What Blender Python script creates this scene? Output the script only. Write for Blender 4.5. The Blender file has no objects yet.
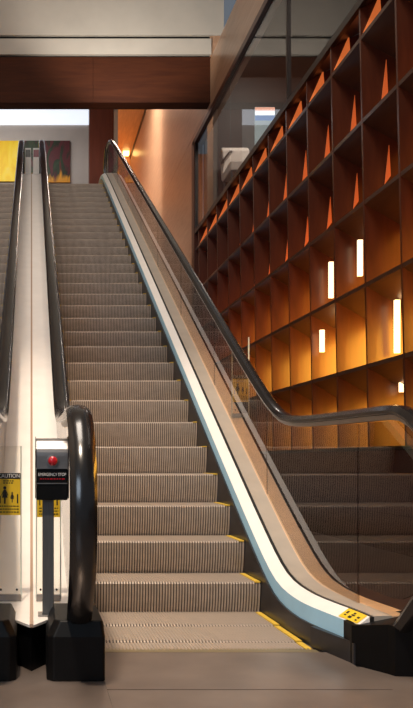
import bpy, bmesh, math, random
from math import sin, cos, pi, sqrt
from mathutils import Vector
random.seed(4)
C = bpy.context.scene.collection
H = 1.02            # eye height
FPX = 791.0

# ------------------------------------------------------------------ materials
def newmat(name):
    m = bpy.data.materials.new(name); m.use_nodes = True
    nt = m.node_tree
    return m, nt, nt.nodes['Principled BSDF']

def mat(name, col, rough=.5, metal=0., noise=0., scale=8., stretch=(1, 1, 1), emit=None, es=0., spec=.5, coat=0., bump=0., rvar=0.):
    m, nt, b = newmat(name)
    b.inputs['Base Color'].default_value = (*col, 1)
    b.inputs['Roughness'].default_value = rough
    b.inputs['Metallic'].default_value = metal
    b.inputs['Specular IOR Level'].default_value = spec
    b.inputs['Coat Weight'].default_value = coat
    b.inputs['Coat Roughness'].default_value = .12
    tc = nt.nodes.new('ShaderNodeTexCoord'); mp = nt.nodes.new('ShaderNodeMapping')
    mp.inputs['Scale'].default_value = stretch
    nz = nt.nodes.new('ShaderNodeTexNoise'); nz.inputs['Scale'].default_value = scale; nz.inputs['Detail'].default_value = 5
    nt.links.new(tc.outputs['Object'], mp.inputs[0]); nt.links.new(mp.outputs[0], nz.inputs['Vector'])
    if noise > 0:
        cr = nt.nodes.new('ShaderNodeValToRGB')
        cr.color_ramp.elements[0].position = .3; cr.color_ramp.elements[1].position = .7
        cr.color_ramp.elements[0].color = (*[c*(1-noise) for c in col], 1)
        cr.color_ramp.elements[1].color = (*[min(1, c*(1+noise)) for c in col], 1)
        nt.links.new(nz.outputs['Fac'], cr.inputs[0]); nt.links.new(cr.outputs[0], b.inputs['Base Color'])
    if rvar > 0:
        mr = nt.nodes.new('ShaderNodeMapRange'); mr.inputs[3].default_value = rough-rvar; mr.inputs[4].default_value = rough+rvar
        nt.links.new(nz.outputs['Fac'], mr.inputs[0]); nt.links.new(mr.outputs[0], b.inputs['Roughness'])
    if bump > 0:
        bp = nt.nodes.new('ShaderNodeBump'); bp.inputs['Strength'].default_value = bump; bp.inputs['Distance'].default_value = .01
        nt.links.new(nz.outputs['Fac'], bp.inputs['Height']); nt.links.new(bp.outputs[0], b.inputs['Normal'])
    if emit:
        b.inputs['Emission Color'].default_value = (*emit, 1); b.inputs['Emission Strength'].default_value = es
    return m

def wood(name, c0, c1, rough=.35, stretch=(6, .6, 6), coat=.3):
    m, nt, b = newmat(name)
    tc = nt.nodes.new('ShaderNodeTexCoord'); mp = nt.nodes.new('ShaderNodeMapping'); mp.inputs['Scale'].default_value = stretch
    nz = nt.nodes.new('ShaderNodeTexNoise'); nz.inputs['Scale'].default_value = 2.5; nz.inputs['Detail'].default_value = 8; nz.inputs['Distortion'].default_value = .6
    cr = nt.nodes.new('ShaderNodeValToRGB')
    cr.color_ramp.elements[0].position = .3; cr.color_ramp.elements[1].position = .72
    cr.color_ramp.elements[0].color = (*c0, 1); cr.color_ramp.elements[1].color = (*c1, 1)
    nt.links.new(tc.outputs['Object'], mp.inputs[0]); nt.links.new(mp.outputs[0], nz.inputs['Vector'])
    nt.links.new(nz.outputs['Fac'], cr.inputs[0]); nt.links.new(cr.outputs[0], b.inputs['Base Color'])
    b.inputs['Roughness'].default_value = rough; b.inputs['Coat Weight'].default_value = coat; b.inputs['Coat Roughness'].default_value = .2
    return m

def glass(name, tint=(.93, .96, .95), ior=1.5):
    m = bpy.data.materials.new(name); m.use_nodes = True; nt = m.node_tree; nt.nodes.clear()
    o = nt.nodes.new('ShaderNodeOutputMaterial'); mx = nt.nodes.new('ShaderNodeMixShader')
    t = nt.nodes.new('ShaderNodeBsdfTransparent'); t.inputs[0].default_value = (*tint, 1)
    g = nt.nodes.new('ShaderNodeBsdfGlossy'); g.inputs['Roughness'].default_value = .02
    f = nt.nodes.new('ShaderNodeFresnel'); f.inputs[0].default_value = ior
    ge = nt.nodes.new('ShaderNodeNewGeometry'); iv = nt.nodes.new('ShaderNodeMath'); iv.operation = 'SUBTRACT'; iv.inputs[0].default_value = 1
    ml = nt.nodes.new('ShaderNodeMath'); ml.operation = 'MULTIPLY'      # the far face of a pane adds no second mirror
    nt.links.new(ge.outputs['Backfacing'], iv.inputs[1]); nt.links.new(iv.outputs[0], ml.inputs[0]); nt.links.new(f.outputs[0], ml.inputs[1])
    nt.links.new(ml.outputs[0], mx.inputs[0]); nt.links.new(t.outputs[0], mx.inputs[1]); nt.links.new(g.outputs[0], mx.inputs[2])
    nt.links.new(mx.outputs[0], o.inputs[0])
    return m

M = {}
M['step'] = mat('step_aluminium', (.50, .415, .345), .5, .3, .12, 14, (1, 6, 1))
M['groove'] = mat('dark_groove', (.07, .057, .048), .6)
M['yellow'] = mat('yellow_paint', (.75, .5, .06), .5, noise=.12, scale=30)
M['skirt'] = mat('black_skirt', (.018, .018, .022), .33, noise=.3)
M['deck'] = mat('white_decking', (.93, .89, .85), .38, .0, .03, 6)
M['deck_outer'] = mat('grey_decking', (.50, .45, .39), .4, .3, .06, 6)
M['deck_tan'] = mat('tan_edge_decking', (.80, .58, .38), .45, .0, .08, 6)
M['skytint'] = mat('sky_tinted_edging', (.40, .70, .92), .35, .1, .05, 5)  # steel edging, its blue sky reflection put into the base colour
M['gasket'] = mat('black_gasket', (.01, .01, .01), .5)
M['rubber'] = mat('handrail_rubber', (.011, .0105, .011),   .2, noise=.2, scale=3, spec=.6, coat=.15)
M['steel'] = mat('brushed_steel', (.36, .34, .33), .33, .95, .06, 12, (1, 1, 10))
M['greysteel'] = mat('grey_post_metal', (.17, .18, .19), .38, .7, .1, 20, (8, 8, .6))
M['glass'] = glass('smoked_glass', (.74, .72, .70), 1.75)
M['winglass'] = glass('window_glass', (.97, .97, .97), 1.6)
M['acrylic'] = glass('clear_acrylic', (.96, .96, .94), 1.35)
M['block'] = mat('black_moulding', (.003, .003, .0035), .45, noise=.3, scale=6, spec=.2)
M['plate'] = mat('landing_plate_steel', (.27, .215, .185), .30, .5, .2, 3, (1, 1, 1), rvar=.06)
M['floor'] = mat('stone_floor', (.16, .13, .115), .25, .0, .15, 4)
M['darkfloor'] = mat('dark_floor', (.045, .028, .024), .3, .0, .2, 4)
M['woodwall'] = wood('warm_veneer', (.38, .225, .14), (.48, .30, .195), .34)
M['woodbeam'] = wood('dark_red_veneer', (.045, .012, .005), (.068, .019, .007), .65, (.6, 6, 6), 0)
M['woodbeam'].node_tree.nodes['Principled BSDF'].inputs['Specular IOR Level'].default_value = .15
M['woodcol'] = wood('red_veneer', (.15, .037, .02), (.20, .05, .027), .4, (6, 6, .6))
M['woodceil'] = wood('orange_veneer', (.60, .25, .09), (.75, .34, .13), .4, (6, .6, 6))
M['fin'] = wood('screen_veneer', (.05, .011, .004), (.08, .02, .007), .38, (5, 5, .7))
M['shelfm'] = wood('screen_shelf_veneer', (.045, .018, .010), (.07, .03, .016), .45, (5, .7, 5))
M['plinthw'] = wood('dark_plinth_veneer', (.045, .012, .009), (.08, .022, .014), .25, (5, .6, 5))
M['frame'] = mat('dark_frame', (.018, .01, .008), .4)
M['cream'] = mat('cream_plaster', (.50, .47, .42), .6, noise=.05, scale=2)
M['greywall'] = mat('grey_wall', (.52, .48, .46), .7, noise=.04, scale=3)
M['blackgap'] = mat('black_recess', (.004, .004, .004), .8)
M['red'] = mat('red_button', (.5, .01, .02), .25, coat=.6)
M['black'] = mat('black_print', (.012, .012, .012), .5)
M['white'] = mat('white_print', (.85, .85, .85), .5)
M['darkroom'] = mat('dark_lobby', (.07, .06, .055), .7)

# ------------------------------------------------------------------ helpers
def link(name, bm, m, parent=None, smooth=False, bevel=0):
    me = bpy.data.meshes.new(name)
    bmesh.ops.recalc_face_normals(bm, faces=bm.faces)
    bm.to_mesh(me); bm.free()
    if isinstance(m, (list, tuple)):
        for q in m: me.materials.append(q)
    else: me.materials.append(m)
    o = bpy.data.objects.new(name, me); C.objects.link(o)
    if smooth:
        for p in me.polygons: p.use_smooth = True
        try: me.set_sharp_from_angle(angle=math.radians(35))
        except Exception: pass
    if bevel:
        md = o.modifiers.new('bevel', 'BEVEL'); md.width = bevel; md.segments = 2; md.limit_method = 'ANGLE'
    if parent: o.parent = parent
    return o

def box(bm, x0, x1, y0, y1, z0, z1, mi=0):
    v = [bm.verts.new(p) for p in ((x0,y0,z0),(x1,y0,z0),(x1,y1,z0),(x0,y1,z0),(x0,y0,z1),(x1,y0,z1),(x1,y1,z1),(x0,y1,z1))]
    for f in ((0,1,2,3),(4,5,6,7),(0,1,5,4),(1,2,6,5),(2,3,7,6),(3,0,4,7)):
        bm.faces.new([v[i] for i in f]).material_index = mi
    return v

def boxo(name, x0, x1, y0, y1, z0, z1, m, parent=None, bevel=0):
    bm = bmesh.new(); box(bm, x0, x1, y0, y1, z0, z1)
    return link(name, bm, m, parent, bevel=bevel)

def loft(name, secs, m, parent=None, smooth=True, closed=False):
    bm = bmesh.new(); rows = [[bm.verts.new(p) for p in s] for s in secs]
    n = len(secs[0])
    R = len(rows)
    for i in range(R if closed else R-1):
        a, b = rows[i], rows[(i+1) % R]
        for j in range(n):
            bm.faces.new((a[j], a[(j+1) % n], b[(j+1) % n], b[j]))
    if not closed:
        bm.faces.new(rows[0]); bm.faces.new(rows[-1])
    return link(name, bm, m, parent, smooth)

def prism_x(name, poly, x0, x1, m, parent=None, bevel=0):      # poly in (y,z)
    bm = bmesh.new()
    a = [bm.verts.new((x0, y, z)) for y, z in poly]; b = [bm.verts.new((x1, y, z)) for y, z in poly]
    bm.faces.new(a); bm.faces.new(b)
    n = len(poly)
    for i in range(n): bm.faces.new((a[i], a[(i+1) % n], b[(i+1) % n], b[i]))
    return link(name, bm, m, parent, bevel=bevel)

def prism_z(name, poly, z0, z1, m, parent=None, bevel=0):
    bm = bmesh.new()
    a = [bm.verts.new((x, y, z0)) for x, y in poly]; b = [bm.verts.new((x, y, z1)) for x, y in poly]
    bm.faces.new(a); bm.faces.new(b)
    n = len(poly)
    for i in range(n): bm.faces.new((a[i], a[(i+1) % n], b[(i+1) % n], b[i]))
    return link(name, bm, m, parent, bevel=bevel)

def prism_y(name, poly, y0, y1, m, parent=None):      # poly in (x,z)
    bm = bmesh.new()
    a = [bm.verts.new((x, y0, z)) for x, z in poly]; b = [bm.verts.new((x, y1, z)) for x, z in poly]
    bm.faces.new(a); bm.faces.new(b); n = len(poly)
    for i in range(n): bm.faces.new((a[i], a[(i+1) % n], b[(i+1) % n], b[i]))
    return link(name, bm, m, parent)

def empty(name, loc, label, cat, group=None):
    o = bpy.data.objects.new(name, None); C.objects.link(o); o.location = loc
    o['label'] = label; o['category'] = cat
    if group: o['group'] = group
    return o
def reparent(root):
    bpy.context.view_layer.update()
    for c in root.children: c.matrix_parent_inverse = root.matrix_world.inverted()
def tag(o, label, cat, group=None):
    o['label'] = label; o['category'] = cat
    if group: o['group'] = group
    return o
def struct(o): o['kind'] = 'structure'; return o

# ------------------------------------------------------------------ escalator geometry
T = math.tan(math.radians(30)); D1 = 4.893
ZTOP = 7.08
def smax(a, b, s): return .5*(a+b+sqrt((a-b)**2+s*s))
def smin(a, b, s): return .5*(a+b-sqrt((a-b)**2+s*s))
def line(D, h, zlo, zhi, s=.14, s2=.3):
    return smin(smax(T*(D-D1)+h, zlo, s), zhi, s2)
DEND = 18.9
def samples(d0, d1):
    out = [d0]; d = d0
    while d < d1-1e-6:
        d += .12 if (d < 7 or d > 15.5) else .8
        out.append(min(d, d1))
    return out

CX = .99
XL, XR = .345, 1.52       # step edges of the near flight
DEPTH = .402
def step_mesh(w):
    bm = bmesh.new()
    # profile (y,z, normal) starting from back of tread to the nosing and down the riser
    prof = [(.43, 0, 0, .6), (.05, 0, 0, .6), (.012, 0, -.15, 1), (.0, -.012, -1, .3)]
    for i in range(1, 7):
        t = i/6; prof.append((.045*t*t, -.012-.235*t, -1, .0))
    pitch = .0185; n = int(w/pitch); pitch = w/n
    xs = []
    for k in range(n):
        x = -w/2+k*pitch
        xs += [(x, .009), (x+pitch*.38, .009), (x+pitch*.45, 0), (x+pitch*.93, 0)]
    xs.append((w/2, 0))
    rows = []
    for x, d in xs:
        rows.append([bm.verts.new((x, y-ny*d, z-nz*d)) for y, z, ny, nz in prof])
    for a, b in zip(rows, rows[1:]):
        deep = abs(a[5].co.y-rows[-1][5].co.y) > .004 and abs(b[5].co.y-rows[-1][5].co.y) > .004
        for j in range(len(prof)-1):
            f = bm.faces.new((a[j], b[j], b[j+1], a[j+1]))
            if deep and j > 0: f.material_index = 1
    me_o = link('step', bm, [M['step'], M['groove']])
    return me_o
def strip_mesh(w, side):
    bm = bmesh.new()
    x1 = side*w/2; x0 = x1-side*.035
    box(bm, min(x0, x1), max(x0, x1), -.003, .39, -.004, .004)
    return link('demarcation_strip', bm, M['yellow'])
W = XR-XL
def stepz(D):
    return smin(smax(T*(D-D1), 0, .035), ZTOP, .06)

def build_escalator(sgn, label, group):
    """sgn=1: the flight to the right of the shared centre line, -1 its mirror twin"""
    root = empty('escalator', (sgn*.93, 4.3, 0), label, 'escalator', group)
    def X(x): return sgn*x
    P = lambda x, y, z: (sgn*x, y, z)
    steps = []
    s0 = step_mesh(W); y0 = strip_mesh(W, 1); y1 = strip_mesh(W, -1)
    first = True
    for k in range(-2, 33):
        D = 4.852+DEPTH*k
        z = stepz(D) if k > -2 else -.006
        if first: s, a, b = s0, y0, y1; first = False
        else:
            s = s0.copy(); C.objects.link(s); a = y0.copy(); b = y1.copy(); C.objects.link(a); C.objects.link(b)
        s.location = (sgn*(XL+XR)/2, D, z)
        a.parent = s; b.parent = s; s.parent = root
    # comb and landing plates
    def comb(d0, d1, flip):
        bm = bmesh.new(); z = 0 if not flip else ZTOP
        x0, x1 = sorted((X(XL), X(XR)))
        box(bm, x0, x1, d0, d1-.04, z-.03, z+.006)
        n = 60
        for i in range(n):
            x = x0+(x1-x0)*(i+.5)/n
            box(bm, x-.004, x+.004, d1-.045, d1, z-.02, z+.003)
        return bm
    link('comb_plate', comb(4.18, 4.27, False), mat('comb_brass', (.42, .34, .2), .35, .6), root)
    x0, x1 = sorted((X(.335), X(1.60)))
    bm = bmesh.new()
    box(bm, x0, x1, 3.505, 4.18, -.03, .004); box(bm, x0, x1, 2.2, 3.495, -.03, .004)
    link('landing_plate', bm, M['plate'], root)
    boxo('upper_landing_plate', x0, x1, 17.75, 18.9, ZTOP-.05, ZTOP, M['plate'], root)
    # ---- balustrades: outer (far side) and inner (centre side), mirror images about the middle of the steps
    def fl(D, a=.075):           # outward flare of the lower end
        t = max(0, min(1, (4.6-D)/.7)); return a*t*t*(3-2*t)
    def zin_b(D): return line(D, .053, .10, ZTOP+.28, .14, .2)
    def zin_t(D): return line(D, .128, .19, ZTOP+.36, .14, .2)
    DS = samples(3.93, DEND)
    for q in (1, -1):
        fa = .075
        def A(u, D, z, k=1):
            if q == 1: return P(CX+u+fl(D, fa)*k, D, z)
            return P(XL-.003-(u-.536)*.51, D, z)      # the centre side is narrower
        dk = lambda D: zin_b(D)-.5 if D > 6 else min(zin_b(D)-.1, -.02)
        loft('skirt_panel', [[A(.536, D, dk(D)), A(.536, D, zin_b(D)), A(.555, D, zin_b(D)), A(.555, D, dk(D))] for D in DS], M['skirt'], root)
        loft('edge_strip', [[A(.548, D, zin_b(D)), A(.557, D, zin_t(D)), A(.57, D, zin_t(D)-.004), A(.57, D, zin_b(D)+.004)] for D in DS], M['skytint'], root)
        loft('inner_deck', [[A(.557, D, zin_t(D)), A(.627, D, zin_t(D)+.045, .85), A(.627, D, zin_t(D)-.01, .85), A(.572, D, zin_t(D)-.03)] for D in DS], M['deck'], root)
        loft('deck_joint', [[A(.627, D, zin_t(D)-.01, .85), A(.627, D, zin_t(D)+.043, .85), A(.649, D, zin_t(D)+.043, .85), A(.649, D, zin_t(D)-.01, .85)] for D in DS], M['gasket'], root)
        loft('balustrade_deck', [[A(.649, D, zin_t(D)+.048, .85), A(.757, D, zin_t(D)+.05, .6), A(.757, D, zin_t(D)+.0, .6), A(.649, D, zin_t(D)+.0, .85)] for D in DS], M['deck_outer'], root)
    if sgn == 1:
        tan = loft('outer_edge_deck', [[P(1.747+fl(D, .045), D, zin_t(D)+.049), P(1.863+fl(D, .06), D, zin_t(D)+.045), P(1.863+fl(D, .06), D, zin_t(D)-.02), P(1.747+fl(D, .045), D, zin_t(D)-.02)] for D in DS], M['deck_tan'], root)
        tan['label'] = 'tan coloured outermost decking strip beyond the glass'
    else:
        loft('outer_edge_deck', [[P(1.747, D, zin_t(D)+.049), P(1.863, D, zin_t(D)+.045), P(1.863, D, zin_t(D)-.02), P(1.747, D, zin_t(D)-.02)] for D in DS], M['deck_outer'], root)
    # side cladding under the outer deck
    poly = [(D, zin_t(D)+.0) for D in DS]+[(D, max(0.0, T*(D-D1)-.85)) for D in reversed(DS)]
    xa, xb = sorted((X(1.81), X(1.84)))
    prism_x('side_cladding', poly, xa, xb, M['skirt'], root)
    DC = samples(4.05, DEND)
    # half centre deck whose lower end runs back from the middle
    secs = []
    for i, D in enumerate([0]+DC):
        a = 3.80 if i == 0 else D; b = 4.06+.12 if i == 0 else D
        if i > 0 and D < 4.3: continue
        secs.append([P(.006, a, zin_t(a)+.03), P(.225, b, zin_t(b)+.03),
                     P(.225, b, zin_t(b)+.018), P(.006, a, zin_t(a)+.018)])
    loft('centre_deck', secs, M['deck'], root)
    # seam capping strip belongs to the right-hand flight only
    if sgn == 1:
        sm = loft('centre_seam', [[(-.009, D, line(D, .128, .19, ZTOP+.36, .14, .2)+.02), (-.009, D, line(D, .128, .19, ZTOP+.36, .14, .2)+.036),
                                   (.009, D, line(D, .128, .19, ZTOP+.36, .14, .2)+.036), (.009, D, line(D, .128, .19, ZTOP+.36, .14, .2)+.02)] for D in [3.8]+DC], mat('copper_seam', (.52, .36, .26), .4, .3), root)
        sm['label'] = 'thin copper brown seam strip down the middle of the white deck'
    # black front closing of the centre
    prism_z('front_plinth', [P(0, 3.82, 0)[:2], P(.10, 4.0, 0)[:2], P(.197, 4.06, 0)[:2], P(.197, 4.3, 0)[:2], P(0, 4.3, 0)[:2]], 0, .205, M['block'], root)
    # newel base block, centre side: notch on its inner edge
    def block(xa, xb, ya, yb, ztop, chamf):
        bm = bmesh.new()
        poly = [(xa, ya+.03), (xa+.03, ya), (xb-.01, ya), (xb, ya+.01), (xb, yb), (xa, yb)]
        lo = [bm.verts.new(P(x, y, 0)) for x, y in poly]
        mid = [bm.verts.new(P(x, y, ztop-.07)) for x, y in poly]
        up = [bm.verts.new(P(x+(.035 if x < xa+.05 else -.008), y+(.03 if y < ya+.05 else 0), ztop)) for x, y in poly]
        bm.faces.new(lo); bm.faces.new(up)
        n = len(poly)
        for A, B in ((lo, mid), (mid, up)):
            for i in range(n): bm.faces.new((A[i], A[(i+1) % n], B[(i+1) % n], B[i]))
        return bm
    link('newel_base', block(.07, .34, 3.64, 4.12, .275, 1), M['block'], root, bevel=.006)
    # outer newel base, flared outward
    bm = bmesh.new()
    pl = [(1.598, 3.95), (1.70, 3.77), (1.715, 3.73), (2.02, 3.70), (2.02, 4.05), (1.598, 4.05)]
    zt = [.195, .235, .235, .27, .27, .20]
    lo = [bm.verts.new(P(x, y, 0)) for x, y in pl]; up = [bm.verts.new(P(x, y, z)) for (x, y), z in zip(pl, zt)]
    bm.faces.new(lo)
    for i in range(6): bm.faces.new((lo[i], lo[(i+1) % 6], up[(i+1) % 6], up[i]))
    bm.faces.new((up[0], up[1], up[4], up[5])); bm.faces.new((up[1], up[2], up[3], up[4]))
    link('newel_base', bm, M['block'], root)
    prism_z('kick_plinth', [P(1.527, 4.33, 0)[:2], P(1.602, 3.95, 0)[:2], P(1.64, 3.96, 0)[:2], P(1.60, 4.33, 0)[:2]], 0, .11, M['skirt'], root)
    # ---- handrails and glass
    R = .475
    def path(zflat, h):
        pts = []
        ztopf = ZTOP+zflat
        yc = 3.84; zc = zflat-R
        pts.append((3.82, .17)); pts.append((3.70, .27))
        for i in range(3, 15):
            a = -pi/2-pi*i/14; pts.append((yc+R*cos(a), zc+R*sin(a)))
        for D in samples(4.0, 18.4)[0:]:
            pts.append((D, line(D, h, zflat, ztopf, .16, .3)))
        z1 = pts[-1][1]
        for i in range(1, 15):
            a = pi/2-pi*i/14; pts.append((18.4+R*cos(a), z1-R+R*sin(a)))
        pts.append((18.1, z1-2*R+.02))
        return pts
    def rail(x, zflat, h, hw, name='handrail'):
        pts = path(zflat, h); secs = []
        th = .030
        n = len(pts)
        for i, (y, z) in enumerate(pts):
            p = pts[max(0, i-1)]; q = pts[min(n-1, i+1)]
            ty, tz = q[0]-p[0], q[1]-p[1]; L = math.hypot(ty, tz) or 1; ty /= L; tz /= L
            ny, nz = -tz, ty     # outward normal (up on incline)
            if i <= 15 : pass
            s = []
            for u, v in ((-hw, -.01), (-hw-.004, .006), (-hw+.006, th-.012), (-hw*.6, th), (0, th+.004), (hw*.6, th), (hw-.006, th-.012), (hw+.004, .006), (hw, -.01), (hw*.45, -.014), (-hw*.45, -.014)):
                s.append(P(x+u, y+ny*v, z+nz*v))
            secs.append(s)
        r = loft(name, secs, M['rubber'], root)
        # steel guide under the rubber
        secs = []
        for i, (y, z) in enumerate(pts):
            p = pts[max(0, i-1)]; q = pts[min(n-1, i+1)]
            ty, tz = q[0]-p[0], q[1]-p[1]; L = math.hypot(ty, tz) or 1; ty /= L; tz /= L
            ny, nz = -tz, ty
            secs.append([P(x+u, y+ny*v, z+nz*v) for u, v in ((-.016, -.04), (-.024, -.015), (.024, -.015), (.016, -.04))])
        loft('handrail_guide', secs, M['steel'], root)
        # glass panes
        lower = lambda D: zin_t(D)+.03
        bounds = [4.25, 5.9, 7.6, 9.3, 11.0, 12.7, 14.4, 16.2, 18.05]
        gx0, gx1 = sorted((sgn*(x-.006), sgn*(x+.006)))
        Rg = R-.045; yc = 3.84; zc = zflat-R
        arc = [(yc+Rg*cos(-pi/2-pi*i/14), zc+Rg*sin(-pi/2-pi*i/14)) for i in range(15)]
        up = lambda D: line(D, h, zflat, ZTOP+zflat, .16, .3)-.045/(cos(math.radians(30)) if 5.5 < D < 17 else 1)
        prism_x('glass_panel', [(4.24, max(.235, arc[0][1]))]+[(a, b) for a, b in arc]+[(4.24, up(4.24))], gx0, gx1, M['glass'], root)
        for b0, b1 in zip(bounds, bounds[1:]):
            ds = [b0+.004]; 
            while ds[-1] < b1-.13: ds.append(ds[-1]+.12)
            ds.append(b1-.004)
            prism_x('glass_panel', [(D, lower(D)) for D in ds]+[(D, up(D)) for D in reversed(ds)], gx0, gx1, M['glass'], root)
        arc2 = [(18.4+Rg*cos(pi/2-pi*i/14), up(18.4)-Rg+Rg*sin(pi/2-pi*i/14)) for i in range(15)]
        prism_x('glass_panel', [(18.06, ZTOP+.22), (18.06, up(18.06))]+arc2, gx0, gx1, M['glass'], root)
    rail(1.758, 1.255, .87, .043)
    rail(.222, 1.255, .87, .055)
    if sgn == 1:     # caution sticker on the flared deck end
        u = Vector((1.588, 4.08, zin_t(4.08)+.004)); 
        pts = []
        def dk(x_t, D):   # point on the inner deck surface, x_t 0..1 across
            xi = 1.547+fl(D); xo = 1.617+fl(D, .064)
            return Vector((xi+(xo-xi)*x_t, D, zin_t(D)+.045*x_t+.004))
        bm = bmesh.new()
        g = [[bm.verts.new(dk(t, 3.95+.19*s)) for t in (.06, .94)] for s in (0, .33, .66, 1)]
        for a, b in zip(g, g[1:]): bm.faces.new((a[0], a[1], b[1], b[0]))
        st = link('deck_sticker', bm, M['stick'], root)
        st['label'] = 'yellow caution sticker on the end of the white deck'
        bm = bmesh.new()
        for (t, s, w, l) in ((.25, .2, .12, .02), (.5, .2, .16, .025), (.3, .55, .2, .03), (.52, .5, .12, .035), (.7, .52, .14, .02), (.35, .82, .1, .02), (.6, .83, .22, .02)):
            D = 3.95+.19*s
            q = [bm.verts.new(dk(tt, dd)+Vector((0, 0, .0015))) for tt, dd in ((t-w/2, D-l/2), (t+w/2, D-l/2), (t+w/2, D+l/2), (t-w/2, D+l/2))]
            bm.faces.new(q)
        link('pictogram', bm, M['black'], st)
    reparent(root)
    return root

M['stick'] = mat('yellow_sticker', (.85, .58, .03), .45, noise=.05, scale=20)
near = build_escalator(1, 'long escalator climbing up the middle of the picture, its ribbed steps fully in view', None)
twin = build_escalator(-1, 'neighbouring escalator cut off by the left edge, only a sliver of its steps visible', None)

# ------------------------------------------------------------------ acrylic barriers with caution notices
def text(body, size, loc, m, parent, name='lettering', rot=(pi/2, 0, 0), sx=1, bold=.0):
    cu = bpy.data.curves.new(name, 'FONT'); cu.body = body; cu.size = size; cu.align_x = 'CENTER'; cu.align_y = 'CENTER'; cu.extrude = .0006; cu.offset = bold
    o = bpy.data.objects.new(name, cu); C.objects.link(o)
    bpy.context.view_layer.update()
    me = bpy.data.meshes.new_from_object(o.evaluated_get(bpy.context.evaluated_depsgraph_get()))
    bpy.data.objects.remove(o)
    me.materials.clear(); me.materials.append(m)
    o = bpy.data.objects.new(name, me); C.objects.link(o); o.location = loc; o.rotation_euler = rot; o.scale = (sx, 1, 1)
    o.parent = parent
    return o
def disc(bm, x, y, z, r, n=14, sx=1, sz=1, dy=.001):
    a = [bm.verts.new((x+sx*r*cos(2*pi*i/n), y, z+sz*r*sin(2*pi*i/n))) for i in range(n)]
    f = bm.faces.new(a)
def poly_y(bm, pts, y): bm.faces.new([bm.verts.new((x, y, z)) for x, z in pts])

def barrier(xc, D, w, zb, zt, label, sz0, sz1, both_posts=True):
    root = empty('access_barrier', (xc, D, zb), label, 'barrier', 'clear access barriers with yellow notices')
    boxo('clear_panel', xc-w/2, xc+w/2, D-.004, D+.004, zb, zt, M['acrylic'], root, bevel=.002)
    bm = bmesh.new(); box(bm, xc-w/2-.004, xc-w/2+.004, D-.007, D+.007, zb, zt); box(bm, xc+w/2-.004, xc+w/2+.004, D-.007, D+.007, zb, zt)
    link('edge_trim', bm, M['edge'], root)
    bk = boxo('foot_bracket', xc-w/2, xc+w/2, D-.02, D+.02, zb-.01, zb+.025, M['steel'], root, bevel=.003)
    for s in (-1, 1):
        bm = bmesh.new()
        bmesh.ops.create_cone(bm, cap_ends=True, segments=12, radius1=.006, radius2=.006, depth=.012)
        bmesh.ops.rotate(bm, verts=bm.verts, cent=(0, 0, 0), matrix=__import__('mathutils').Matrix.Rotation(pi/2, 3, 'X'))
        bmesh.ops.translate(bm, verts=bm.verts, vec=(xc+s*w*.33, D-.024, zb+.055))
        link('bolt', bm, M['black'], root)
    sw = w*.96; h = sz1-sz0; yf = D-.006
    st = boxo('caution_notice', xc-sw/2, xc+sw/2, yf-.001, yf+.001, sz0, sz1, M['stick'], root)
    yb = yf-.0022
    hd = boxo('notice_header', xc-sw/2, xc+sw/2, yf-.0022, yf-.0008, sz1-.14*h, sz1, M['black'], st)
    text('CAUTION', .13*h, (xc, yf-.0025, sz1-.07*h), M['white'], hd, sx=min(1, sw/(.62*h)))
    bm = bmesh.new()
    def person(x, z, s):
        disc(bm, x, yb, z+s*.90, s*.09)
        poly_y(bm, [(x-s*.06, z+s*.80), (x+s*.06, z+s*.80), (x+s*.20, z+s*.48), (x+s*.16, z+s*.46), (x+s*.08, z+s*.64), (x+s*.16, z+s*.34), (x+s*.05, z+s*.34),
                    (x+s*.045, z), (x-s*.045, z), (x-s*.05, z+s*.34), (x-s*.16, z+s*.34), (x-s*.08, z+s*.64), (x-s*.16, z+s*.46), (x-s*.20, z+s*.48)], yb)
    person(xc-.18*sw, sz0+.27*h, .42*h); person(xc+.14*sw, sz0+.30*h, .25*h)
    poly_y(bm, [(xc+.34*sw, sz0+.28*h), (xc+.40*sw, sz0+.28*h), (xc+.40*sw, sz0+.50*h), (xc+.34*sw, sz0+.50*h)], yb)
    poly_y(bm, [(xc-.40*sw, sz0+.28*h), (xc-.35*sw, sz0+.28*h), (xc-.35*sw, sz0+.46*h), (xc-.40*sw, sz0+.46*h)], yb)
    for r, zz in ((0, .20), (1, .13), (2, .06), (3, .80), (4, .75)):
        x = xc-.40*sw if r < 3 else xc-.25*sw; xe = xc+.42*sw if r < 3 else xc+.2*sw
        while x < xe:
            l = random.uniform(.05, .12)*sw
            poly_y(bm, [(x, sz0+zz*h), (min(xe, x+l), sz0+zz*h), (min(xe, x+l), sz0+(zz+.025)*h), (x, sz0+(zz+.025)*h)], yb); x += l+.03*sw
    link('pictogram', bm, M['black'], st)
    reparent(root)
    return root
M['edge'] = mat('polished_edge', (.75, .8, .72), .15, 0, spec=.8)
def Zp(y, D): return H-(y-460)*D/FPX
def Xp(x, D): return (x-31.5)*D/FPX
def decktop(D): return line(D, .128, .19, ZTOP+.36, .14, .2)+.03
D = 4.42
barrier(Xp(9, D), D, .135, decktop(D)+.012, Zp(446, D), 'clear barrier with full yellow caution notice, on white deck at left picture edge', Zp(515, D), Zp(473, D))
barrier(Xp(48.5, D), D, .135, decktop(D)+.012, Zp(446, D), 'clear barrier on white deck, its yellow notice half hidden behind the emergency stop post', Zp(517, D), Zp(475, D))
D = 7.0
zb = line(D, .128, .19, ZTOP+.36, .14, .2)+.06
barrier(1.848, D, .148, zb, zb+.70, 'clear barrier with yellow notice outside the right glass balustrade', Zp(402, D), Zp(375, D))

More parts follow.
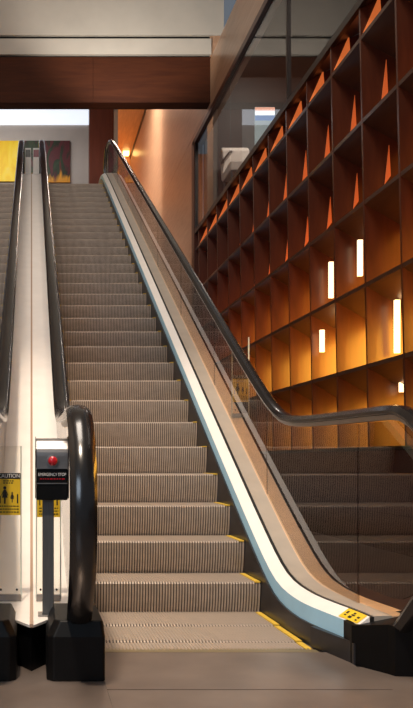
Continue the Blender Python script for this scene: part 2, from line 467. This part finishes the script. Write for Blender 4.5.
# ------------------------------------------------------------------ emergency stop pedestal
ped = empty('emergency_stop_pedestal', (.10, 4.02, decktop(4.02)), 'slim grey post and steel box with red stop button on the white centre deck', 'stop button')
zt, zb2, zm = Zp(438, 4.0), Zp(500, 4.0), Zp(468, 4.0)
xa, xb = Xp(36, 4.0), Xp(68, 4.0)
# steel hood, rounded top
prof = [(3.98, zm)]+[(4.07-.09*cos(a), zt-.09+.09*sin(a)) for a in [i*pi/2/8 for i in range(9)]]+[(4.13, zt), (4.13, zm)]
prism_x('hood', prof, xa, xb, M['steel'], ped, bevel=.003)
for s in (xa-.004, xb):
    prism_x('side_plate', [(3.975, zb2+.01), (3.975, zt-.06), (4.03, zt+.008), (4.135, zt+.008), (4.135, zb2+.01)], s, s+.004, M['frame'], ped)
bx = boxo('lower_box', xa+.002, xb-.002, 3.978, 4.13, zb2, zm-.004, M['block'], ped, bevel=.006)
boxo('trim_line', xa+.004, xb-.004, 3.974, 3.98, Zp(483.2, 4.0)-.003, Zp(483.2, 4.0)+.002, M['steel'], ped)
boxo('trim_line', xa+.002, xb-.002, 3.972, 3.98, zm-.004, zm+.003, M['steel'], ped)
text('EMERGENCY STOP', .021, ((xa+xb)/2, 3.9765, Zp(474.5, 4.0)), M['white'], ped, sx=.8)
bm = bmesh.new()
x = xa+.02
while x < xb-.03:
    l = random.uniform(.006, .016); box(bm, x, x+l, 3.9755, 3.9775, Zp(479.3, 4.0), Zp(478.3, 4.0)); x += l+.005
link('fine_print', bm, M['red'], ped)
from mathutils import Matrix
bm = bmesh.new(); bmesh.ops.create_cone(bm, cap_ends=True, segments=28, radius1=.031, radius2=.029, depth=.016)
bmesh.ops.rotate(bm, verts=bm.verts, cent=(0, 0, 0), matrix=Matrix.Rotation(pi/2, 3, 'X')); bmesh.ops.translate(bm, verts=bm.verts, vec=((xa+xb)/2+.003, 3.972, Zp(461, 4.0)))
link('button_collar', bm, M['steel'], ped, smooth=True)
bm = bmesh.new(); bmesh.ops.create_uvsphere(bm, u_segments=24, v_segments=12, radius=.024)
bmesh.ops.scale(bm, vec=(1, .6, 1), verts=bm.verts); bmesh.ops.translate(bm, verts=bm.verts, vec=((xa+xb)/2+.003, 3.962, Zp(461, 4.0)))
link('stop_button', bm, M['red'], ped, smooth=True)
boxo('post', Xp(42.5, 4.0), Xp(54, 4.0), 4.015, 4.06, decktop(4.04)+.001, zb2+.003, M['greysteel'], ped, bevel=.004)
boxo('foot_plate', Xp(38, 4.0), Xp(58, 4.0), 3.99, 4.09, decktop(4.04)+.001, decktop(4.04)+.010, M['steel'], ped, bevel=.002)
reparent(ped)

# ------------------------------------------------------------------ upper landing panels
for i, (xx0, xx1, lab) in enumerate(((25.3, 31, 'small white and black notice stand at the escalator top, left of the pair'), (33, 39.3, 'small white and maroon notice stand at the escalator top, right of the pair'))):
    D = 18.3; x0, x1 = Xp(xx0, D), Xp(xx1, D); z0, z1 = decktop(18.3)+.004, Zp(148, D)
    r = empty('notice_stand', ((x0+x1)/2, D, z0), lab, 'sign', 'notice stands at the top of the centre deck')
    boxo('sign_board', x0, x1, D, D+.02, z0+.03, z1, M['white'], r)
    boxo('sign_panel', x0+.01, x1-.01, D-.004, D, z1-(.21), z1-.04, mat('panel_print', (.02, .03, .03) if i == 0 else (.2, .03, .06), .4), r)
    boxo('stand_base', x0, x1, D-.03, D+.05, z0, z0+.03, M['black'], r)
    reparent(r)

# ------------------------------------------------------------------ setting: floors
struct(boxo('floor', -7, 4.0, -4, 2.2, -.2, 0, M['plate']))
bm = bmesh.new()
box(bm, 2.005, 4.0, 3.4, 19.5, -.2, 0); struct(link('floor_right', bm, M['darkfloor'])); bm = bmesh.new()
box(bm, 1.54, 4.0, 2.2, 3.395, -.2, -.0005); box(bm, 1.54, 2.0, 3.395, 3.9, -.2, -.0005); box(bm, -7, -1.54, 2.2, 19.5, -.2, -.0005); box(bm, -.345, .345, 2.2, 4.4, -.2, -.0005); box(bm, 1.5, 2.0, 3.9, 19.5, -.2, -.01)
box(bm, -1.54, 1.54, 4.4, 19.5, -.6, -.55)
struct(link('floor_surround', bm, [M['plate']]))
struct(boxo('floor_upper_landing', -7, 1.95, 18.9, 32, ZTOP-.4, ZTOP-.01, M['floor']))

# right wall : wood panels
XW = 4.0
def wp(y0, y1, z0, z1, bm): box(bm, XW, XW+.06, y0+.006, y1-.006, z0+.006, z1-.006)
bm = bmesh.new()
wp(-4, 6, H+7.80, H+8.35, bm)
for a, b in ((-4, 4.5), (4.5, 9), (9, 13.5), (13.5, 17.72)): wp(a, b, H+7.80, H+9.4-.42, bm)
for a, b in ((19.62, 33),): wp(a, b, 0, H+8, bm)
wp(17.72, 33, H+8, 13.32, bm); wp(17.72, 19.62, H+7.80, H+8, bm)
box(bm, XW+.05, XW+.25, 19.62, 33, 0, 13.3); box(bm, XW+.05, XW+.25, -4, 19.62, H+7.80, H+8.9)
box(bm, XW+.05, XW+.25, 17.72, 33, H+8.0, 13.3)
struct(link('wall_right', bm, M['woodwall']))
struct(boxo('trim_1', XW-.02, XW+.05, 17.72, 32.3, 13.20, 13.34, M['frame']))
# dark corner post between wood panels and the screen, sill under the glazing
bm = bmesh.new()
box(bm, XW-.03, XW+.1, 19.3, 19.62, 0, H+7.85); box(bm, XW-.03, XW+.1, -4, 19.5, H+7.72, H+7.84)
struct(link('trim_2', bm, mat('dark_red_trim', (.07, .02, .012), .4)))
# plinth
bm = bmesh.new()
for i in range(10):
    a = -4+i*2.34
    for z0, z1 in ((.1, .42), (.42, .80), (.80, 1.14)): box(bm, XW-.02, XW+.6, a+.004, a+2.336, z0+.005, z1-.005)
box(bm, XW, XW+.6, -4, 19.3, 0, 1.13)
struct(link('wall_right_plinth', bm, M['plinthw']))

# ------------------------------------------------------------------ timber screen
scr = empty('timber_screen', (XW+.25, 12, 1.14), 'tall dark red wooden grid screen of glowing orange cells on the right wall', 'screen')
ROWS = [1.15, 2.14, 3.12, 4.12, 5.12, 6.15, H+5.56]
fins = [8.45+.93*i for i in range(-5, 12)]
DEP = .50
def finmesh():
    bm = bmesh.new(); vv = box(bm, XW, XW+DEP, -.02, .02, ROWS[0], ROWS[-1]-.05)
    for v in vv:
        if v.co.z > 3:
            v.co.y += .27
            if v.co.x > XW+.1: v.co.z += .24
    return bm
f0 = link('vertical_fin', finmesh(), M['fin'])
for i, y in enumerate(fins):
    f = f0 if i == 0 else f0.copy()
    if i: C.objects.link(f)
    f.location = (0, y, 0); f.parent = scr
for i, z in enumerate(ROWS):
    t = .025 if i < 6 else .05
    if i in (1, 2, 3, 4, 5): prism_y('shelf', [(XW+.004, z-t), (XW+DEP, z-.32), (XW+DEP, z-.28), (XW+.004, z+t)], 3.3, 19.3, M['shelfm'], scr)
    elif i == 6: prism_y('top_rail', [(XW-.02, z-t), (XW+.04, z-t), (XW+DEP, z+.22), (XW+DEP, z+.26), (XW+.02, z+t), (XW-.02, z+t)], 3.3, 19.3, M['frame'], scr)
    else: boxo('shelf', XW-.02, XW+DEP, 3.3, 19.3, z-t, z+t, M['frame'], scr)
wm = mat('painted_fin_glow', (.6, .2, .06), .4, emit=(1, .22, .05), es=.42)  # emissive wedges added to imitate orange light on the fin faces
wm2 = mat('painted_fin_glow_dim', (.6, .16, .04), .4, emit=(1, .16, .04), es=.22)
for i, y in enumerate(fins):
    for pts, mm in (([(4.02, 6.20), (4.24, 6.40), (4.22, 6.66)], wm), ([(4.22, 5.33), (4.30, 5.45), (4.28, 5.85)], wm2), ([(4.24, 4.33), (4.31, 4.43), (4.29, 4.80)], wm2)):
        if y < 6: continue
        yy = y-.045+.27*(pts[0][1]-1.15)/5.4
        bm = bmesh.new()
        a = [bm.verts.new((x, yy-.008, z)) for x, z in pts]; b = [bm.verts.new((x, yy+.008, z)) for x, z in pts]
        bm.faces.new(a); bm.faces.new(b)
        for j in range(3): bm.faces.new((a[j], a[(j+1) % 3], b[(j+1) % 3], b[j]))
        link('fin_glow_wedge', bm, mm, scr)
lb = mat('light_bar', (1, .9, .7), .4, emit=(1, .72, .42), es=2.2)
for xx, ya, yb_, D in ((331, 262, 298, 11.15), (397, 300, 353, 9.28), (360, 240, 276, 10.25), (402, 370, 392, 9.28), (322, 330, 352, 11.15)):
    xc_ = (xx-31.5)*D/FPX
    boxo('light_bar', xc_-.03, xc_+.03, D-.02, D+.02, Zp(yb_, D), Zp(ya, D), lb, scr)
# backlit panels, one for each row
glow = [((1, .42, .04), 7), ((1, .46, .05), 15), ((1, .30, .03), 3.6), ((1, .24, .03), 1.1), ((1, .2, .03), .7), ((1, .2, .05), .8)]
def glowmat(i, col, s):
    m, nt, b = newmat('backlit_amber_%d' % i)
    b.inputs['Base Color'].default_value = (*[c*.5 for c in col], 1); b.inputs['Roughness'].default_value = .6
    b.inputs['Emission Color'].default_value = (*col, 1)
    tc = nt.nodes.new('ShaderNodeTexCoord'); nz = nt.nodes.new('ShaderNodeTexNoise'); nz.inputs['Scale'].default_value = .55
    mr = nt.nodes.new('ShaderNodeMapRange'); mr.inputs[1].default_value = .22; mr.inputs[2].default_value = .65; mr.inputs[3].default_value = s*.25; mr.inputs[4].default_value = s*1.5
    nt.links.new(tc.outputs['Object'], nz.inputs['Vector']); nt.links.new(nz.outputs['Fac'], mr.inputs[0]); nt.links.new(mr.outputs[0], b.inputs['Emission Strength'])
    return m
for i in range(6):
    boxo('backlit_panel', XW+DEP, XW+DEP+.03, 3.3, 19.3, ROWS[i]+.02, ROWS[i+1]-.02, glowmat(i, *glow[i]), scr)
reparent(scr)

# ------------------------------------------------------------------ glazed mezzanine band above the screen
GZ0, GZ1 = H+5.62, H+7.72
bm = bmesh.new()
for a, b in ((19.28, 16.0), (15.96, 12.4), (12.36, 9), (8.96, 5.5), (5.46, 2)): box(bm, XW+.02, XW+.035, b, a, GZ0, GZ1)
struct(link('window_1', bm, M['winglass']))
bm = bmesh.new()
for y in (19.28, 12.38, 8.98, 5.48): box(bm, XW-.01, XW+.06, y-.03, y+.03, GZ0, GZ1)
struct(link('window_1_frame', bm, M['frame']))
bm = bmesh.new()
box(bm, XW+DEP+.02, 9, -4, 19.4, 6.80, 6.90); struct(link('floor_gallery', bm, M['darkroom']))
struct(boxo('ceiling_gallery', XW+.26, 9, -4, 19.4, 10.4, 10.5, M['darkroom']))
struct(boxo('wall_gallery', 9, 9.1, -4, 19.6, 6.8, 10.5, M['darkroom'])); struct(boxo('wall_gallery_end', XW+.26, 9, 19.4, 19.6, 6.9, 10.5, M['darkroom']))
# things standing in the gallery
dp = empty('display_board', (4.75, 15.2, 6.9), 'bright board with pink, white and blue bands behind the gallery glass', 'sign')
z0, z1 = Zp(137, 15.5), Zp(109, 15.5)
BX0, BX1, BD = 4.58, 4.98, 16.2
def bb(n, ya, yb, d, m): boxo(n, BX0, BX1, BD-d, BD+.03 if d == 0 else BD, Zp(yb, BD), Zp(ya, BD), m, dp)
boxo('board', BX0, BX1, BD, BD+.04, 7.0, Zp(107, BD), mat('board_grey', (.42, .5, .5), .5, emit=(.5, .62, .62), es=.35), dp)
bb('blue_band', 115.5, 120.5, .01, mat('board_blue', (.1, .25, .6), .5, emit=(.1, .25, .6), es=.5))
bb('white_band', 111, 115.5, .01, mat('board_white', (.8, .8, .8), .5, emit=(.9, .95, 1), es=1.3))
bb('pink_band', 107.5, 111, .01, mat('board_pink', (.7, .3, .2), .5, emit=(1, .5, .35), es=1.1))
boxo('board_foot', BX0, BX1, BD-.1, BD+.15, 6.9, 7.0, M['frame'], dp)
reparent(dp)
ch = empty('lounge_chair', (4.9, 19.25, 6.9), 'pale rounded lounge chair dimly seen through the gallery glass', 'chair')
def loftx(name, prof, x0, x1, m, p):
    return prism_x(name, prof, x0, x1, m, p, bevel=.03)
cm = mat('pale_upholstery', (.75, .66, .58), .7, noise=.08)
z = 6.9
loftx('seat', [(18.10, z+.75), (18.90, z+.75), (18.90, z+.95), (18.10, z+.98)], 4.55, 5.2, cm, ch)
loftx('backrest', [(18.80, z+.8), (18.97, z+.8), (19.15, z+1.55), (18.97, z+1.62), (18.85, z+1.5)], 4.55, 5.2, cm, ch)
for xx in (4.58, 5.12):
    for yy in (18.15, 18.85): boxo('leg', xx, xx+.04, yy, yy+.04, z, z+.76, M['steel'], ch)
for xx in (4.53, 5.16): prism_x('armrest', [(18.10, z+1.15), (18.95, z+1.2), (18.95, z+1.26), (18.10, z+1.21)], xx, xx+.07, M['steel'], ch, bevel=.01)
reparent(ch)

# ------------------------------------------------------------------ beam, fascia, ceilings
DB = 17.7
bm = bmesh.new()
zb0, zb1 = Zp(102.5, DB), Zp(57, DB)
xs = [-7, Xp(-300, DB), Xp(93, DB), 4.02]
for a, b in zip(xs[1:], xs[2:]): box(bm, a+.004, b-.004, DB, DB+.35, zb0, zb1)
box(bm, -7, 4.02, DB+.02, DB+.34, zb0+.01, zb1)
struct(link('wall_beam', bm, M['woodbeam']))
struct(boxo('trim_3', -7, 4.02, DB+.06, DB+.3, zb1, zb1+.05, M['blackgap']))
struct(boxo('wall_fascia', -7, 4.02, DB-.02, DB+.3, zb1+.05, Zp(39, DB), M['cream']))
struct(boxo('trim_4', -7, 4.02, DB+.05, DB+.3, Zp(39, DB), Zp(35.5, DB), M['blackgap']))
struct(boxo('wall_fascia_upper', -7, 4.3, DB-.02, DB+.3, Zp(35.5, DB), 14.0, M['cream']))
struct(boxo('ceiling_orange', 1.9, 4.0, DB+.36, 32.2, 13.34, 13.5, M['woodceil']))
struct(boxo('wall_end', -7, 4.2, 32.0, 32.3, 0, 13.4, M['woodceil']))
# atrium ceiling (above the picture)
struct(boxo('ceiling', -7, 4.3, -4, DB, 14.0, 14.2, M['cream']))
struct(boxo('wall_left', -7.2, -7, -4, 33, 0, 14, M['cream']))

# grey wall with paintings, column
DG = 24.0
gx1 = Xp(88.5, DG)
struct(boxo('wall_grey', -7, gx1, DG, DG+.3, ZTOP-.1, Zp(125, DG), M['greywall']))
struct(boxo('ceiling_cove', -7, gx1, DG-.05, DG+.3, Zp(125, DG), Zp(110, DG), mat('cove_light', (.8, .85, .9), .5, emit=(.80, .88, 1), es=.9)))
struct(boxo('wall_over_cove', -7, gx1, DG-.1, DG+.3, Zp(110, DG), 13.4, M['woodcol']))
struct(boxo('wall_column', gx1, Xp(112.5, DG), DG-.3, DG+.5, ZTOP-.1, 13.4, M['woodcol']))
struct(boxo('trim_5', Xp(112.5, DG), Xp(117, DG), DG-.28, DG+.5, ZTOP-.1, 13.4, mat('cream_reveal', (.62, .5, .4), .5)))
# paintings
def canvas_mat(name, kind):
    m, nt, b = newmat(name)
    tc = nt.nodes.new('ShaderNodeTexCoord'); mp = nt.nodes.new('ShaderNodeMapping'); mp.inputs['Scale'].default_value = (3, 1, 1.1)
    nz = nt.nodes.new('ShaderNodeTexNoise'); nz.inputs['Scale'].default_value = 1.3; nz.inputs['Detail'].default_value = 6; nz.inputs['Distortion'].default_value = 1.2
    cr = nt.nodes.new('ShaderNodeValToRGB'); e = cr.color_ramp.elements
    if kind == 0: cols = [(0, (.85, .45, .0)), (.45, (.95, .62, .01)), (.6, (1, .72, .02)), (1, (.95, .8, .25))]
    else: cols = [(0, (.03, .008, .01)), (.42, (.10, .012, .02)), (.50, (.012, .02, .01)), (.58, (.02, .05, .02)), (.68, (.10, .012, .015)), (1, (.3, .05, .02))]
    e[0].position = cols[0][0]; e[0].color = (*cols[0][1], 1); e[1].position = cols[-1][0]; e[1].color = (*cols[-1][1], 1)
    for p, c in cols[1:-1]:
        q = e.new(p); q.color = (*c, 1)
    nt.links.new(tc.outputs['Object'], mp.inputs[0]); nt.links.new(mp.outputs[0], nz.inputs['Vector']); nt.links.new(nz.outputs['Fac'], cr.inputs[0])
    out = cr.outputs[0]
    if kind == 1:      # ochre strokes along the foot of the canvas, dark red to the left
        sp = nt.nodes.new('ShaderNodeSeparateXYZ'); nt.links.new(tc.outputs['Object'], sp.inputs[0])
        mr = nt.nodes.new('ShaderNodeMapRange'); mr.inputs[1].default_value = .55; mr.inputs[2].default_value = .2
        n2 = nt.nodes.new('ShaderNodeMath'); n2.operation = 'MULTIPLY_ADD'; n2.inputs[1].default_value = -.9
        nt.links.new(nz.outputs['Fac'], n2.inputs[0]); nt.links.new(sp.outputs['Z'], n2.inputs[2])
        mr.inputs[1].default_value = -.22; mr.inputs[2].default_value = -.42
        nt.links.new(n2.outputs[0], mr.inputs[0])
        mx = nt.nodes.new('ShaderNodeMix'); mx.data_type = 'RGBA'; mx.inputs['B'].default_value = (.75, .33, .02, 1)
        nt.links.new(mr.outputs[0], mx.inputs['Factor']); nt.links.new(out, mx.inputs['A']); out = mx.outputs['Result']
    nt.links.new(out, b.inputs['Base Color']); b.inputs['Roughness'].default_value = .5
    return m
for (xa_, xb_, yt, yb_, k, lab) in ((-60, 20.5, 141, 181.5, 0, 'bright yellow abstract painting at the left edge of the upper landing wall'),
                                   (24.5, 70, 141, 182.5, 1, 'dark red and green abstract painting with orange strokes on the grey upper wall')):
    D = DG-.05
    r = empty('painting', (Xp((xa_+xb_)/2, D), D, Zp(yb_, D)), lab, 'painting')
    bm = bmesh.new(); w = Xp(xb_, D)-Xp(xa_, D); h = Zp(yt, D)-Zp(yb_, D)
    box(bm, -w/2, w/2, -.03, .048, 0, h)
    cv = link('canvas', bm, canvas_mat('paint_%d' % k, k), r)
    if k == 1:
        for i in range(4):
            pass
# wall-mounted lamp glowing at far end of the orange passage
wl = empty('wall_lamp', (3.5, 31.7, 12.3), 'bright warm lamp at the end of the orange passage above the right handrail', 'lamp')
D = 31.6
boxo('lamp_arm', Xp(119, D), Xp(129.5, D), D, D+.05, Zp(149.5, D), Zp(148.3, D), M['frame'], wl)
boxo('lamp_shade', Xp(123, D), Xp(129, D), D-.1, D+.12, Zp(155, D), Zp(150.5, D), mat('lamp_glow', (1, .8, .4), .5, emit=(1, .62, .2), es=5), wl)
reparent(wl)

# ------------------------------------------------------------------ lights
def area(name, loc, target, sx, sy, power, col):
    l = bpy.data.lights.new(name, 'AREA'); l.shape = 'RECTANGLE'; l.size = sx; l.size_y = sy; l.energy = power; l.color = col
    o = bpy.data.objects.new(name, l); C.objects.link(o); o.location = loc
    d = Vector(target)-Vector(loc); o.rotation_euler = d.to_track_quat('-Z', 'Y').to_euler()
    return o
def spot(name, loc, target, power, col, ang=50, r=.15):
    l = bpy.data.lights.new(name, 'SPOT'); l.energy = power; l.color = col; l.spot_size = math.radians(ang); l.spot_blend = .6; l.shadow_soft_size = r
    o = bpy.data.objects.new(name, l); C.objects.link(o); o.location = loc
    d = Vector(target)-Vector(loc); o.rotation_euler = d.to_track_quat('-Z', 'Y').to_euler()
    return o
area('overhead_fill', (-1, 5, 13.9), (-1, 5, 0), 4, 7, 1100, (1, .88, .76))  # added fill above the frame, brightens the whole atrium
area('entrance_daylight', (-3.5, -3.5, 4.5), (1, 8, 1.5), 3, 3, 170, (.7, .84, 1))
spot('low_step_fill', (-.8, .6, 8.5), (.5, 5.6, 0), 2600, (1, .82, .64), 46, .25)  # added unseen spot that warms the lower steps
area('wood_wall_fill', (2.6, 25, 12.9), (4, 25, 9.8), 1, 11, 950, (1, .88, .74))  # added fill to brighten the wood wall, no fitting there
area('upper_hall_fill', (-2, 21, 10.6), (-2, 23, 8), 5, 1.5, 135, (1, .93, .85))  # added fill hidden behind the beam, lifts the grey wall
area('passage_light', (2.9, 30.8, 11.2), (2.9, 31.0, 13.3), .8, .8, 28, (1, .5, .16))
spot('fascia_fill', (1.8, 15.5, 8.5), (2.2, 17.7, 11.2), 380, (1, .9, .78), 100, .2)  # added spot to brighten the cream fascia
area('gallery_fill', (5.2, 17.6, 10.3), (4.8, 18.4, 7), .6, .6, 60, (1, .9, .8))  # added fill so the pale chair shows through the glass
w = bpy.data.worlds.new('World'); bpy.context.scene.world = w; w.use_nodes = True
w.node_tree.nodes['Background'].inputs[0].default_value = (.75, .85, 1, 1)
w.node_tree.nodes['Background'].inputs[1].default_value = .16

# ------------------------------------------------------------------ camera
cam = bpy.data.cameras.new('camera'); co = bpy.data.objects.new('camera', cam); C.objects.link(co)
co.location = (0, 0, H); co.rotation_euler = (pi/2, 0, 0)
cam.sensor_width = 36; cam.lens = FPX/708*36
cam.shift_x = (206.5-31.5)/708; cam.shift_y = (460-354)/708
cam.clip_start = .05
sc = bpy.context.scene; sc.camera = co
sc.view_settings.view_transform = 'Standard'; sc.view_settings.look = 'None'; sc.view_settings.gamma = 1; sc.view_settings.exposure = 0.0
